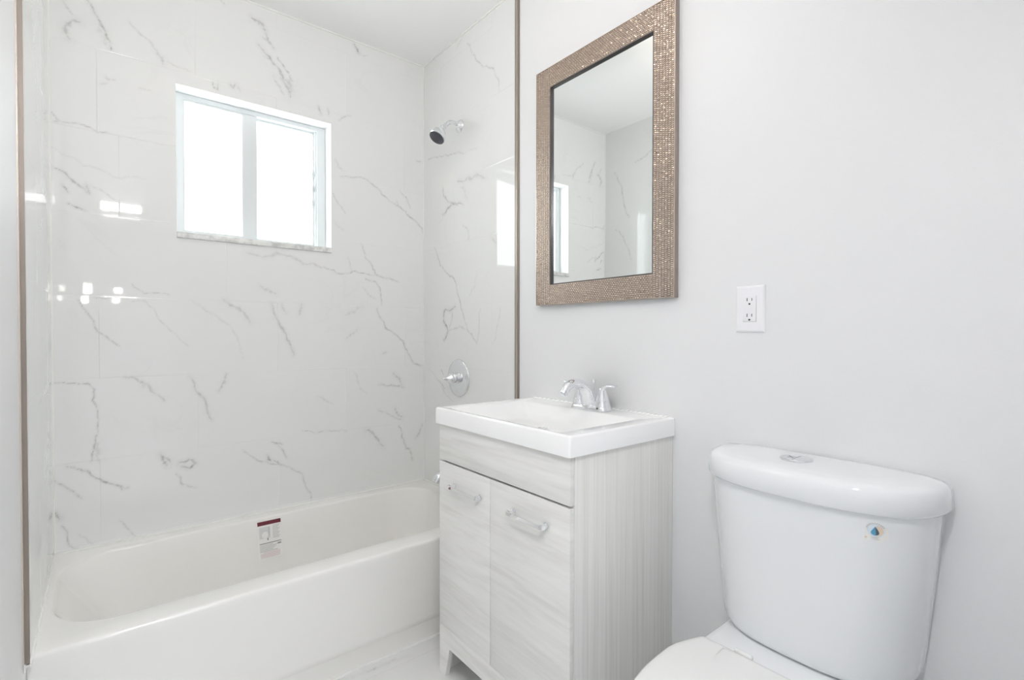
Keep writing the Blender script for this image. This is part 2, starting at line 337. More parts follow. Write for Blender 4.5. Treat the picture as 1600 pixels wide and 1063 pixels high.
VEINS_BACK = [
    (0.5, 5.0, [(-1.417, 2.44), (-1.399, 2.412), (-1.379, 2.369), (-1.364, 2.344), (-1.351, 2.308), (-1.347, 2.282)]),
    (0.15, 14.0, [(-1.382, 2.363), (-1.366, 2.322), (-1.359, 2.283)]),
    (0.25, 4.0, [(-1.483, 2.408), (-1.467, 2.379), (-1.457, 2.367)]),
    (0.35, 10.0, [(-1.437, 2.349), (-1.453, 2.352), (-1.471, 2.329), (-1.48, 2.319), (-1.477, 2.292), (-1.468, 2.279)]),
    (0.25, 4.0, [(-1.292, 2.408), (-1.254, 2.37), (-1.215, 2.334), (-1.174, 2.285)]),
    (0.3, 8.0, [(-1.207, 2.327), (-1.184, 2.281)]),
    (0.25, 3.0, [(-1.171, 2.296), (-1.143, 2.287), (-1.095, 2.282)]),
    (0.25, 4.0, [(-1.384, 2.138), (-1.361, 2.15)]),
    (0.25, 4.0, [(-1.365, 2.175), (-1.359, 2.162), (-1.336, 2.17)]),
    (0.15, 4.0, [(-1.264, 2.16), (-1.225, 2.162)]),
    (0.4, 4.0, [(-1.012, 2.263), (-1.006, 2.241), (-0.994, 2.237), (-0.991, 2.265)]),
    (0.45, 6.0, [(-0.945, 2.274), (-0.936, 2.263), (-0.926, 2.282)]),
    (0.2, 5.0, [(-0.921, 2.276), (-0.906, 2.255)]),
    (0.3, 3.0, [(-1.519, 2.002), (-1.504, 1.976), (-1.493, 1.968)]),
    (0.35, 3.0, [(-1.512, 1.967), (-1.471, 1.971), (-1.42, 1.97), (-1.357, 1.965)]),
    (0.2, 3.0, [(-0.984, 2.618), (-0.965, 2.607)]),
    (0.5, 9.0, [(-0.861, 2.591), (-0.835, 2.587), (-0.817, 2.58), (-0.807, 2.558)]),
    (0.35, 6.0, [(-0.807, 2.553), (-0.796, 2.519), (-0.77, 2.489)]),
    (0.25, 5.0, [(-0.817, 2.523), (-0.794, 2.512)]),
    (0.45, 7.0, [(-0.833, 2.483), (-0.789, 2.448), (-0.754, 2.411), (-0.732, 2.374), (-0.71, 2.326), (-0.699, 2.291)]),
    (0.4, 4.0, [(-0.754, 2.454), (-0.721, 2.41), (-0.69, 2.364)]),
    (0.22, 24.0, [(-0.743, 2.365), (-0.696, 2.351), (-0.707, 2.3)]),
    (0.25, 6.0, [(-0.773, 2.367), (-0.754, 2.333), (-0.727, 2.294)]),
    (0.25, 4.0, [(-0.812, 2.44), (-0.789, 2.436)]),
    (0.6, 7.0, [(-0.394, 2.641), (-0.381, 2.623), (-0.375, 2.609)]),
    (0.25, 3.0, [(-0.375, 2.609), (-0.324, 2.611)]),
    (0.45, 6.0, [(-0.571, 2.283), (-0.562, 2.255)]),
    (0.25, 5.0, [(-0.529, 2.289), (-0.526, 2.256)]),
    (0.25, 4.0, [(-0.473, 2.245), (-0.418, 2.282)]),
    (0.2, 4.0, [(-0.493, 2.05), (-0.477, 2.016), (-0.445, 2.001)]),
    (0.35, 3.5, [(-0.468, 1.971), (-0.35, 1.985), (-0.275, 1.95), (-0.222, 1.906), (-0.167, 1.875)]),
    (0.45, 3.0, [(-0.149, 1.959), (-0.115, 1.931), (-0.089, 1.877)]),
    (0.45, 3.5, [(-0.167, 1.899), (-0.16, 1.876), (-0.115, 1.852), (-0.066, 1.815), (-0.019, 1.78), (-0.003, 1.736)]),
    (0.35, 2.5, [(-0.503, 1.881), (-0.443, 1.796)]),
    (0.15, 4.0, [(-0.5, 1.753), (-0.449, 1.71)]),
    (0.3, 4.0, [(-0.054, 2.139), (-0.018, 2.139)]),
    (0.45, 3.0, [(-0.568, 1.517), (-0.485, 1.496), (-0.424, 1.5), (-0.408, 1.511), (-0.317, 1.499), (-0.276, 1.498)]),
    (0.4, 3.5, [(-0.364, 1.653), (-0.341, 1.585), (-0.29, 1.511), (-0.265, 1.496), (-0.212, 1.49), (-0.161, 1.473)]),
    (0.2, 3.0, [(-0.431, 1.576), (-0.411, 1.517)]),
    (0.4, 3.5, [(-0.341, 1.477), (-0.29, 1.468), (-0.262, 1.427), (-0.255, 1.351)]),
    (0.45, 4.0, [(-0.28, 1.33), (-0.234, 1.231), (-0.132, 1.16), (-0.063, 1.034), (0.008, 1.013)]),
    (0.2, 4.0, [(-0.352, 1.428), (-0.29, 1.379)]),
    (0.25, 8.0, [(-0.887, 1.555), (-0.822, 1.542), (-0.741, 1.561), (-0.68, 1.547), (-0.589, 1.528), (-0.568, 1.517)]),
    (0.35, 7.0, [(-0.783, 1.334), (-0.767, 1.273), (-0.724, 1.201), (-0.707, 1.153), (-0.69, 1.099)]),
    (0.2, 6.0, [(-0.742, 1.336), (-0.723, 1.292)]),
    (0.25, 8.0, [(-0.655, 1.336), (-0.667, 1.285)]),
    (0.2, 8.0, [(-0.834, 1.412), (-0.767, 1.381)]),
    (0.15, 10.0, [(-0.444, 1.29), (-0.362, 1.337)]),
    (0.2, 6.0, [(-0.442, 1.172), (-0.386, 1.22)]),
    (0.2, 6.0, [(-0.249, 1.094), (-0.227, 1.1)]),
    (0.3, 9.0, [(-0.975, 1.341), (-0.919, 1.309), (-0.873, 1.249)]),
    (0.45, 3.0, [(-1.449, 1.323), (-1.431, 1.286), (-1.406, 1.241), (-1.397, 1.207), (-1.354, 1.171), (-1.332, 1.153)]),
    (0.3, 2.5, [(-1.405, 1.335), (-1.341, 1.335)]),
    (0.3, 2.5, [(-1.291, 1.392), (-1.251, 1.357), (-1.169, 1.356)]),
    (0.22, 2.5, [(-1.292, 1.323), (-1.251, 1.329), (-1.206, 1.257), (-1.107, 1.147)]),
    (0.4, 3.0, [(-1.529, 1.017), (-1.469, 1.016), (-1.433, 1.011), (-1.419, 1.008), (-1.406, 0.988), (-1.399, 0.912), (-1.398, 0.863), (-1.402, 0.811)]),
    (0.45, 4.0, [(-1.404, 0.813), (-1.408, 0.78), (-1.417, 0.716)]),
    (0.2, 12.0, [(-1.4, 0.791), (-1.397, 0.718)]),
    (0.35, 5.0, [(-1.314, 1.029), (-1.276, 1.016), (-1.241, 0.994), (-1.189, 0.929)]),
    (0.15, 14.0, [(-1.276, 1.021), (-1.225, 0.973)]),
    (0.35, 6.0, [(-1.101, 1.022), (-1.081, 0.96), (-1.042, 0.889), (-1.023, 0.833)]),
    (0.3, 7.0, [(-0.967, 1.024), (-0.975, 0.991), (-0.997, 0.954)]),
    (0.6, 4.0, [(-1.486, 0.71), (-1.42, 0.668), (-1.344, 0.613), (-1.309, 0.598)]),
    (0.4, 3.0, [(-1.344, 0.618), (-1.327, 0.592)]),
    (0.4, 4.0, [(-1.53, 0.674), (-1.487, 0.63), (-1.446, 0.584)]),
    (0.6, 8.0, [(-1.531, 0.546), (-1.509, 0.522)]),
    (0.4, 4.0, [(-1.502, 0.494), (-1.488, 0.444), (-1.462, 0.399)]),
    (0.3, 3.0, [(-1.335, 0.477), (-1.308, 0.435), (-1.284, 0.401)]),
    (0.2, 3.0, [(-1.458, 0.455), (-1.414, 0.403)]),
    (0.5, 9.0, [(-1.201, 0.71), (-1.182, 0.665)]),
    (0.35, 8.0, [(-1.193, 0.701), (-1.171, 0.677)]),
    (0.5, 6.0, [(-1.145, 0.667), (-1.107, 0.677), (-1.083, 0.657), (-1.103, 0.639), (-1.134, 0.652)]),
    (0.3, 4.0, [(-1.152, 0.624), (-1.135, 0.583), (-1.083, 0.555)]),
    (0.4, 3.0, [(-0.904, 0.685), (-0.858, 0.641), (-0.809, 0.618), (-0.749, 0.597), (-0.724, 0.584)]),
    (0.6, 7.0, [(-0.806, 0.644), (-0.792, 0.619)]),
    (0.5, 4.0, [(-0.787, 0.706), (-0.762, 0.696), (-0.743, 0.688)]),
    (0.35, 4.0, [(-0.762, 0.69), (-0.724, 0.623)]),
    (0.5, 4.0, [(-0.779, 0.622), (-0.749, 0.594)]),
    (0.35, 3.5, [(-0.724, 0.584), (-0.653, 0.536), (-0.641, 0.479), (-0.618, 0.441), (-0.612, 0.403)]),
    (0.3, 2.5, [(-0.652, 0.742), (-0.593, 0.725), (-0.544, 0.729), (-0.44, 0.713)]),
    (0.35, 9.0, [(-0.34, 0.707), (-0.303, 0.686), (-0.246, 0.609)]),
    (0.4, 5.0, [(-0.159, 0.706), (-0.14, 0.642), (-0.095, 0.574), (-0.076, 0.512)]),
    (0.3, 6.0, [(-0.017, 0.7), (-0.037, 0.653), (-0.06, 0.632)]),
    (0.15, 4.0, [(-0.406, 1.015), (-0.34, 0.897)]),
    (0.2, 4.0, [(-0.58, 0.896), (-0.51, 0.856)]),
    (0.35, 5.0, [(-0.27, 0.935), (-0.18, 0.923), (-0.128, 0.909)]),
    (0.3, 9.0, [(-0.188, 0.988), (-0.155, 0.959), (-0.14, 0.927)]),
    (0.25, 5.0, [(-0.271, 0.802), (-0.181, 0.753), (-0.136, 0.734)]),
    (0.25, 9.0, [(-0.181, 0.801), (-0.136, 0.748)]),
    (0.5, 4.0, [(-1.512, 1.799), (-1.469, 1.768), (-1.444, 1.747), (-1.42, 1.725)]),
    (0.5, 5.0, [(-1.424, 1.753), (-1.415, 1.724)]),
    (0.45, 4.0, [(-1.49, 1.741), (-1.476, 1.716)]),
    (0.25, 3.0, [(-1.407, 1.749), (-1.37, 1.734), (-1.334, 1.706)]),
    (0.6, 4.0, [(-1.475, 1.676), (-1.454, 1.666), (-1.432, 1.659)]),
    (0.15, 3.0, [(-1.52, 1.871), (-1.396, 1.823), (-1.24, 1.81)]),
    (0.15, 4.0, [(-1.092, 1.336), (-0.988, 1.258), (-0.902, 1.091)]),
]
VEINS_RIGHT = [
    (0.3, 4.0, [(-0.426, 2.595), (-0.49, 2.513), (-0.587, 2.425), (-0.665, 2.339), (-0.679, 2.278)]),
    (0.15, 9.0, [(-0.381, 2.646), (-0.335, 2.616)]),
    (0.35, 3.0, [(-0.048, 2.14), (-0.207, 2.117), (-0.311, 2.102), (-0.397, 2.078)]),
    (0.15, 3.0, [(-0.409, 2.078), (-0.506, 2.072)]),
    (0.28, 11.0, [(-0.34, 1.955), (-0.453, 1.944), (-0.516, 1.947), (-0.578, 1.917)]),
    (0.4, 6.0, [(-0.2, 1.957), (-0.207, 1.916), (-0.268, 1.864), (-0.392, 1.83)]),
    (0.5, 7.0, [(-0.357, 1.847), (-0.256, 1.841), (-0.2, 1.819)]),
    (0.18, 10.0, [(-0.369, 1.92), (-0.425, 1.855)]),
    (0.25, 5.0, [(-0.386, 1.728), (-0.425, 1.71), (-0.436, 1.655)]),
    (0.2, 7.0, [(-0.617, 1.644), (-0.661, 1.603)]),
    (0.4, 4.0, [(-0.115, 1.654), (-0.174, 1.556), (-0.268, 1.491), (-0.328, 1.444), (-0.368, 1.328), (-0.419, 1.239), (-0.506, 1.153)]),
    (0.35, 3.0, [(-0.537, 1.312), (-0.511, 1.162)]),
    (0.6, 7.0, [(-0.316, 1.336), (-0.218, 1.324), (-0.205, 1.264), (-0.249, 1.211), (-0.205, 1.165)]),
    (0.3, 5.0, [(-0.286, 1.331), (-0.286, 1.273), (-0.255, 1.221)]),
    (0.3, 4.0, [(-0.249, 1.211), (-0.368, 1.236), (-0.403, 1.22)]),
    (0.15, 4.0, [(-0.506, 1.482), (-0.447, 1.383)]),
    (0.25, 3.0, [(-0.052, 1.006), (-0.179, 0.929), (-0.291, 0.857)]),
    (0.5, 3.0, [(-0.179, 1.013), (-0.205, 0.985)]),
    (0.5, 3.0, [(-0.166, 0.949), (-0.217, 0.913)]),
    (0.2, 3.0, [(-0.689, 1.318), (-0.661, 1.219), (-0.622, 1.146)]),
    (0.15, 3.0, [(-0.185, 0.601), (-0.248, 0.513)]),
]


rv = random.Random(5)
VEINS_LEFT = [(0.35, 5, [(-0.09, 2.36), (-0.14, 2.27), (-0.17, 2.13), (-0.22, 2.02)]),
              (0.3, 4, [(-0.10, 1.95), (-0.18, 1.86), (-0.24, 1.72)]),
              (0.35, 4, [(-0.42, 2.44), (-0.36, 2.41), (-0.27, 2.39)]), (0.4, 4, [(-0.30, 1.56), (-0.38, 1.52), (-0.45, 1.50)]),
              (0.4, 3, [(-0.05, 1.02), (-0.15, 1.01), (-0.35, 1.015), (-0.5, 1.0)]), (0.3, 6, [(-0.2, 0.9), (-0.33, 0.74)]),
              (0.4, 5, [(-0.6, 2.2), (-0.5, 2.0), (-0.46, 1.8)]), (0.3, 4, [(-0.55, 1.4), (-0.62, 1.2)]),
              (0.35, 5, [(-0.1, 0.60), (-0.2, 0.52), (-0.3, 0.44)])]
YT = -0.792       # where the tiled walls stop
RIM = 0.3939
tiled_wall('wall_back', XL, XR, RIM+0.002, H, lambda a, b, o: np.stack([a, YB-o, b], -1), [-0.06, -0.1246, -0.44, -0.1246, -0.33], VEINS_BACK, 3, hole=(WX0, WX1, WZ0, WZ1))
tiled_wall('wall_right_tiled', YT, YB, RIM+0.002, H, lambda a, b, o: np.stack([XR-o, a, b], -1), [-0.3, -0.55, -0.18, -0.62, -0.4], VEINS_RIGHT, 8)
tiled_wall('wall_left_tiled', YT, YB, RIM+0.002, H, lambda a, b, o: np.stack([XL+o, a, b], -1), [-0.2, -0.5, -0.35], VEINS_LEFT, 21, step=0.006, warp=0.12, groove=0.0, grout=0.12)

# plaster walls, floor, ceiling
YF = -2.43; XLD = XL-0.010
DX0, DX1, DZ = XLD+0.03, -0.93, 2.07
struct(MB().box(0, 0.1, YF-0.12, 0.0, 0, H).obj('wall_right', m_paint))
struct(MB().box(XLD-0.1, XLD, YF-0.12, 0.0, 0, H).obj('wall_left', m_paint))
w = MB(); w.box(DX1, 0, YF-0.12, YF, 0, H); w.box(XLD, DX0, YF-0.12, YF, 0, H); w.box(DX0, DX1, YF-0.12, YF, DZ, H)
struct(w.obj('wall_front', m_paint))
struct(MB().box(XLD-0.1, 0.1, YF-0.12, 0.13, H, H+0.1).obj('ceiling', m_ceil))
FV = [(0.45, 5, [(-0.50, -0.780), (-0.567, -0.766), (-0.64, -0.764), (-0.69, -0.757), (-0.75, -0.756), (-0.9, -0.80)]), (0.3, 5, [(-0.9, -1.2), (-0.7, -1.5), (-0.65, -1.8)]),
      (0.3, 5, [(-1.3, -1.3), (-1.1, -1.7), (-1.0, -2.2)])]
tiled_wall('floor', XLD, 0.0, YF-0.12, YB, lambda a, b, o: np.stack([a, b, o-0.0], -1), [-0.30], FV, 4, step=0.012, material=m_ftile, warp=0.2, row=0.31, length=0.62, base=-2.35)
# wall core behind the back tiles, with the window hole
w = MB()
w.box(XLD-0.1, WX0, 0.002, 0.13, 0, H); w.box(WX1, 0.1, 0.002, 0.13, 0, H); w.box(WX0, WX1, 0.002, 0.13, 0, WZ0); w.box(WX0, WX1, 0.002, 0.13, WZ1, H)
struct(w.obj('wall_back_core', m_reveal))

# caulk beads in the corners
c = MB()
c.box(XR-0.004, XR, YB-0.004, YB, RIM, H); c.box(XL, XL+0.003, YB-0.003, YB, RIM, H)
c.box(XL, XR, YB-0.005, YB, H-0.005, H); c.box(XR-0.005, XR, YT, YB, H-0.005, H)
struct(c.obj('trim_1', m_caulk))
c = MB(); c.box(XL+0.002, XR, YB-0.006, YB, RIM-0.001, RIM+0.004); c.box(XR-0.006, XR, -0.74, YB, RIM-0.001, RIM+0.004); c.box(XLD, XL+0.004, -0.790, YB, RIM-0.001, RIM+0.004)
struct(c.obj('trim_2', m_caulk))
# tile edge profiles
t = MB(); t.box(XR-0.003, 0.001, YT-0.010, YT, RIM+0.01, H); t.box(XR-0.004, 0.0, YT-0.013, YT-0.010, RIM+0.01, H, 1); t.box(-0.004, 0.0, YT-0.022, YT-0.013, RIM+0.01, H, 0)
struct(t.obj('trim_3', [m_trim, m_trim2]))
t = MB(); t.box(XLD, XL+0.002, YT-0.008, YT, RIM+0.012, H); t.box(XLD-0.0005, XLD+0.003, YT-0.022, YT-0.008, RIM+0.018, H, 1)
struct(t.obj('trim_4', [m_trim, m_trim2]))
c = MB(); c.box(XLD, XLD+0.004, -0.795, -0.742, RIM-0.012, RIM+0.016)
struct(c.obj('trim_5', m_caulk, bevel=0.0015))
struct(MB().box(XR-0.001, 0.001, YT, -0.70, 0.0, RIM+0.01).obj('trim_6', m_paint))

# ------------------------------------------------------------------ window
W1 = bpy.data.objects.new('window_1', None); C.objects.link(W1); W1['kind'] = 'structure'; W1['_base'] = (0, 0, 0)
SILL = 0.024
yf = 0.085
f = MB(); F0, F1, G0, G1 = WX0+0.001, WX1-0.001, WZ0+SILL, WZ1-0.001
fwid = 0.032
f.box(F0, F0+fwid, yf, yf+0.05, G0, G1); f.box(F1-fwid-0.006, F1, yf, yf+0.05, G0, G1); f.box(F0+fwid, F1-fwid-0.006, yf, yf+0.05, G1-0.020, G1); f.box(F0+fwid, F1-fwid-0.006, yf, yf+0.05, G0, G0+0.016)
f.box(F1-fwid-0.012, F1-fwid-0.006, yf+0.012, yf+0.05, G0+0.016, G1-0.020)
f.obj('window_frame', m_vinyl, W1)
xm = -0.853
s = MB(); xa, xb = F0+fwid, xm+0.030
za, zb = G0+0.016, G1-0.020
s.box(xm-0.027, xm+0.030, yf+0.004, yf+0.026, za, zb); s.box(xa, xa+0.006, yf+0.004, yf+0.026, za, zb); s.box(xa+0.006, xm-0.027, yf+0.004, yf+0.026, zb-0.008, zb); s.box(xa+0.006, xm-0.027, yf+0.004, yf+0.026, za, za+0.010)
s.box(xm-0.031, xm-0.027, yf+0.006, yf+0.022, za+0.010, zb-0.008)
s1 = s.obj('sash', m_vinyl, W1)
p = MB().box(xa+0.006, xm-0.031, yf+0.013, yf+0.017, za+0.010, zb-0.008).obj('pane', m_glass, W1); sub(s1, p)
s = MB(); xa, xb = xm-0.01, F1-fwid-0.012
s.box(xb-0.008, xb, yf+0.028, yf+0.047, za, zb); s.box(xa, xa+0.03, yf+0.028, yf+0.047, za, zb); s.box(xa+0.03, xb-0.008, yf+0.028, yf+0.047, zb-0.010, zb); s.box(xa+0.03, xb-0.008, yf+0.028, yf+0.047, za, za+0.010)
s2 = s.obj('sash', m_vinyl, W1)
p = MB().box(xa+0.03, xb-0.008, yf+0.036, yf+0.040, za+0.010, zb-0.010).obj('pane', m_glass, W1); sub(s2, p)
k = MB()
for zz in (1.83, 1.90, 1.97): k.box(xb-0.014, xb-0.007, yf+0.018, yf+0.030, zz, zz+0.03)
k.obj('latch', m_vinyl, W1, bevel=0.001)
MB().box(WX0-0.0, WX1+0.0, -0.010, yf, WZ0, WZ0+SILL).obj('window_sill', m_sill, W1, bevel=0.002)

# ------------------------------------------------------------------ bathtub
tub = thing('bathtub', (-0.765, -0.37, 0.0), 'white alcove bathtub with smooth apron below the window', 'bathtub')
TX0, TX1, TY0, TY1 = XLD-0.0005, XR-0.001, -0.742, YB-0.001
def rrect(x0, x1, y0, y1, r, z, n=12, sup=1.0, fl=None):
    """rounded rectangle, counter-clockwise, fixed vertex count; r may be 4 radii (x1y1, x0y1, x0y0, x1y0)"""
    rr = r if isinstance(r, (list, tuple)) else [r]*4; out = []
    for (cx, cy, a0, q) in ((x1-rr[0], y1-rr[0], 0, rr[0]), (x0+rr[1], y1-rr[1], 90, rr[1]), (x0+rr[2], y0+rr[2], 180, rr[2]), (x1-rr[3], y0+rr[3], 270, rr[3])):
        for i in range(n+1):
            a = math.radians(a0+90*i/n); out.append((cx+q*math.cos(a), cy+q*math.sin(a), z))
    return out
def basin_ring(t, z):
    # t 0 at the rim mouth, 1 at the tub floor
    ins = lerp1([(0, 0), (0.12, 0.012), (0.8, 0.055), (0.93, 0.085), (1, 0.13)], t)
    insl = lerp1([(0, 0), (0.12, 0.02), (0.8, 0.17), (0.93, 0.22), (1, 0.30)], t)
    return rrect(-1.497+insl, -0.085-ins*0.9, -0.640+ins, -0.068-ins*0.85, [0.13, 0.17, 0.17, 0.13], z)
R_ = RIM
rings = []
def outer(i, z, r=0.004): return rrect(TX0+i*0.0, TX1-i*0.0, TY0+i, TY1, r, z)
rings += [outer(0.012, 0.0), outer(0.011, 0.070), outer(0.009, 0.076), outer(0.003, 0.084), outer(0.002, 0.100), outer(0.003, 0.340), outer(0.001, 0.366), outer(0.0, R_-0.012),
          outer(0.0012, R_-0.007), outer(0.004, R_-0.003), outer(0.008, R_-0.0012), outer(0.014, R_-0.0005), outer(0.03, R_-0.0)]
a = basin_ring(0, 0)
def grow(ring, d, z):
    cx, cy = -0.78, -0.354
    return [(x+(d if x > cx else -d)*min(1, abs(x-cx)/0.45), y+(d if y > cy else -d)*min(1, abs(y-cy)/0.2), z) for x, y, _ in ring]
rings += [grow(a, 0.010, R_-0.0008), grow(a, 0.005, R_-0.0022), grow(a, 0.0012, R_-0.006), grow(a, -0.001, R_-0.012)]
BT = [0.06, 0.12, 0.25, 0.4, 0.55, 0.7, 0.8, 0.87, 0.93, 0.97, 1.0]
BZ = lambda t: lerp1([(0, R_-0.008), (0.12, R_-0.045), (0.8, 0.125), (0.93, 0.082), (1, 0.07)], t)
rings += [[(x, y, BZ(t)) for x, y, _ in basin_ring(t, 0)] for t in BT]
MB().loft(rings, cap0=True, cap1=True).obj('tub_shell', m_tub, tub, smooth=True, sharp=50)
MB().lathe((-0.30, -0.355, 0.068), (0, 0, 1), [(0, 0.03), (0.004, 0.03), (0.005, 0.022), (0.002, 0.020), (0.002, 0.0)], 24).obj('drain', m_chrome, tub, smooth=True)

# instruction label stuck on the back slope of the basin
def slope_pt(u, v, off=0.0006):
    """u metres along x from the label's left edge, v metres down from its top"""
    x = -0.866+u; z = 0.379-v
    ts = np.linspace(0, 1, 201); t = float(ts[np.argmin([abs(BZ(q)-z) for q in ts])])
    ins = lerp1([(0, 0), (0.12, 0.012), (0.8, 0.055), (0.93, 0.085), (1, 0.13)], t)
    return (x, -0.068-ins*0.85-off, z)
def label_patch(mb, u0, u1, v0, v1, mi, off):
    n = 6; b = len(mb.v)
    for i in range(n+1):
        v = v0+(v1-v0)*i/n
        mb.v += [slope_pt(u0, v, off), slope_pt(u1, v, off)]
    for i in range(n):
        mb.f.append([b+2*i, b+2*i+1, b+2*i+3, b+2*i+2]); mb.m.append(mi)
lb = MB(); label_patch(lb, 0, 0.096, 0.0, 0.158, 0, 0.0022)
label_patch(lb, 0.0, 0.095, 0.003, 0.019, 1, 0.0028)
label_patch(lb, 0.006, 0.050, 0.026, 0.074, 6, 0.0028)
for k in range(9):
    hw_ = 0.013*math.sqrt(max(0, 1-((k-4)/4.6)**2)); label_patch(lb, 0.029-hw_, 0.029+hw_, 0.046+k*0.003, 0.0491+k*0.003, 0, 0.0034)
label_patch(lb, 0.043, 0.047, 0.028, 0.066, 5, 0.0034); label_patch(lb, 0.037, 0.042, 0.074, 0.083, 3, 0.0034)
for k in range(11): label_patch(lb, 0.060, 0.090-0.004*(k % 3), 0.024+k*0.0052, 0.0262+k*0.0052, 2, 0.0028)
label_patch(lb, 0.006, 0.094, 0.093, 0.0965, 3, 0.0028)
for k in range(6): label_patch(lb, 0.006, 0.060+0.006*((k*3) % 4), 0.100+k*0.0052, 0.1025+k*0.0052, 2, 0.0028)
label_patch(lb, 0.078, 0.093, 0.101, 0.107, 3, 0.0028)
for k in range(5): label_patch(lb, 0.008 if k else 0.02, 0.088, 0.131+k*0.0050, 0.1338+k*0.0050, 4, 0.0028)
o = lb.obj('warning_label', [m_paper, m_maroon, m_ink, m_inkd, m_pink, m_ink, m_inkp], tub); o['label'] = 'paper label with dark red bar'

struct(MB().box(XLD, XR, -0.737, -0.729, 0.0, 0.006).obj('trim_8', m_caulk))

# ------------------------------------------------------------------ shower head and valve
sh = thing('wall_shower', (XR, -0.362, 2.236), 'chrome shower head with dark face on bent arm, high on the tiled wall', 'shower head')
MB().lathe((XR+0.001, -0.362, 2.222), (-1, 0, 0), [(0, 0.030), (0.003, 0.030), (0.010, 0.024), (0.016, 0.014), (0.018, 0.0125)], 32).obj('wall_flange', m_chrome, sh, smooth=True)
arm = spline([(0.0, -0.362, 2.222), (-0.03, -0.362, 2.229), (-0.055, -0.362, 2.229), (-0.078, -0.362, 2.216), (-0.105, -0.362, 2.186)], 6)
MB().tube(arm, 0.0105, 18).obj('shower_arm', m_chrome, sh, smooth=True)
hd = Vector((-0.55, -0.06, -0.83)).normalized(); h0 = Vector((-0.100, -0.362, 2.192))
MB().lathe(h0, hd, [(-0.004, 0.010), (0.0, 0.013), (0.008, 0.0145), (0.016, 0.013), (0.020, 0.0155), (0.028, 0.024), (0.040, 0.034), (0.054, 0.0395), (0.066, 0.041), (0.071, 0.0405), (0.073, 0.038)], 36).obj('head_shell', m_chrome, sh, smooth=True)
fc = MB().lathe(h0, hd, [(0.070, 0.0375), (0.0745, 0.037), (0.0755, 0.034), (0.0745, 0.0)], 36)
a = hd.orthogonal().normalized(); b2 = hd.cross(a)
for rr_, n_ in ((0.010, 6), (0.020, 12), (0.029, 18)):
    for k in range(n_):
        q = h0+hd*0.0745+(a*math.cos(2*PI*k/n_)+b2*math.sin(2*PI*k/n_))*rr_
        fc.lathe(q, hd, [(0, 0.0014), (0.002, 0.001)], 6)
fc.obj('spray_face', m_dark, sh, smooth=True)

va = thing('shower_valve', (XR, -0.352, 0.977), 'round chrome shower valve plate with pointed knob on the tiled wall', 'shower valve')
MB().lathe((XR+0.001, -0.352, 0.979), (-1, 0, 0), [(0, 0.093), (0.003, 0.094), (0.007, 0.091), (0.010, 0.080), (0.0085, 0.074), (0.012, 0.066), (0.014, 0.030), (0.014, 0.0)], 56).obj('escutcheon', m_chrome, va, smooth=True, sharp=60)
MB().lathe((XR-0.012, -0.352, 0.979), (-1, 0, 0), [(0, 0.028), (0.008, 0.027), (0.010, 0.023), (0.020, 0.022), (0.021, 0.0245), (0.026, 0.0245), (0.028, 0.021), (0.034, 0.021)], 32).obj('valve_collar', m_chrome, va, smooth=True)
kn = MB().lathe((XR-0.030, -0.352, 0.979), (-1, 0, 0), [(0, 0.024), (0.006, 0.0265), (0.018, 0.0265), (0.026, 0.023), (0.036, 0.0145), (0.048, 0.0085), (0.056, 0.0065), (0.059, 0.0045), (0.060, 0.0)], 32)
kn.obj('knob', m_chrome, va, smooth=True)

ts = thing('tub_spout', (XR, -0.352, 0.50), 'chrome bath spout low on the tiled wall, half hidden by the vanity cabinet', 'tub spout')
MB().lathe((XR+0.001, -0.352, 0.512), (-1, 0, 0), [(0, 0.034), (0.004, 0.034), (0.008, 0.030)], 28).obj('wall_flange', m_chrome, ts, smooth=True, sharp=50)
sp_ = spline([(XR-0.004, -0.352, 0.512), (-0.05, -0.352, 0.513), (-0.095, -0.352, 0.510), (-0.122, -0.352, 0.500), (-0.134, -0.352, 0.482)], 5)
MB().tube(sp_, [(0.027, 0.029)]*6+[(0.026, 0.028)]*5+[(0.025, 0.026)]*6+[(0.023, 0.023)]*(len(sp_)-17), 24).obj('spout_body', m_chrome, ts, smooth=True, sharp=50)

# ------------------------------------------------------------------ vanity cabinet
VY0, VY1, VX = -1.562, -0.916, -0.455
cb = thing('vanity_cabinet', (-0.23, -1.24, 0.0), 'pale grey woodgrain vanity cabinet with two doors under the white sink', 'cabinet')
ZT = 0.882; TH = 0.016
MB().box(VX+0.017, -0.001, VY0, VY0+TH, 0, ZT).obj('side_panel', m_wood_s, cb, bevel=0.0008)
MB().box(VX+0.017, -0.001, VY1-TH, VY1, 0, ZT).obj('side_panel', m_wood_s, cb, bevel=0.0008)
MB().box(VX+0.02, -0.001, VY0+TH, VY1-TH, 0.12, 0.136).obj('bottom_shelf', m_wood_s, cb)
MB().box(-0.012, -0.001, VY0+TH, VY1-TH, 0.136, 0.78).obj('back_panel', m_wood_s, cb)
MB().box(VX, VX+0.016, VY0+0.001, VY1-0.001, 0.757, ZT).obj('drawer_front', m_wood_f, cb, bevel=0.001)
DZ0, DZ1 = 0.170, 0.7505; ymid = -1.2185
MB().box(VX+0.018, VX+0.033, VY0+TH, VY1-TH, 0.74, 0.77).obj('gap_shade_strip', m_slot, cb)  # near-black strip, paints the shade seen in the gap above the doors
hand = []
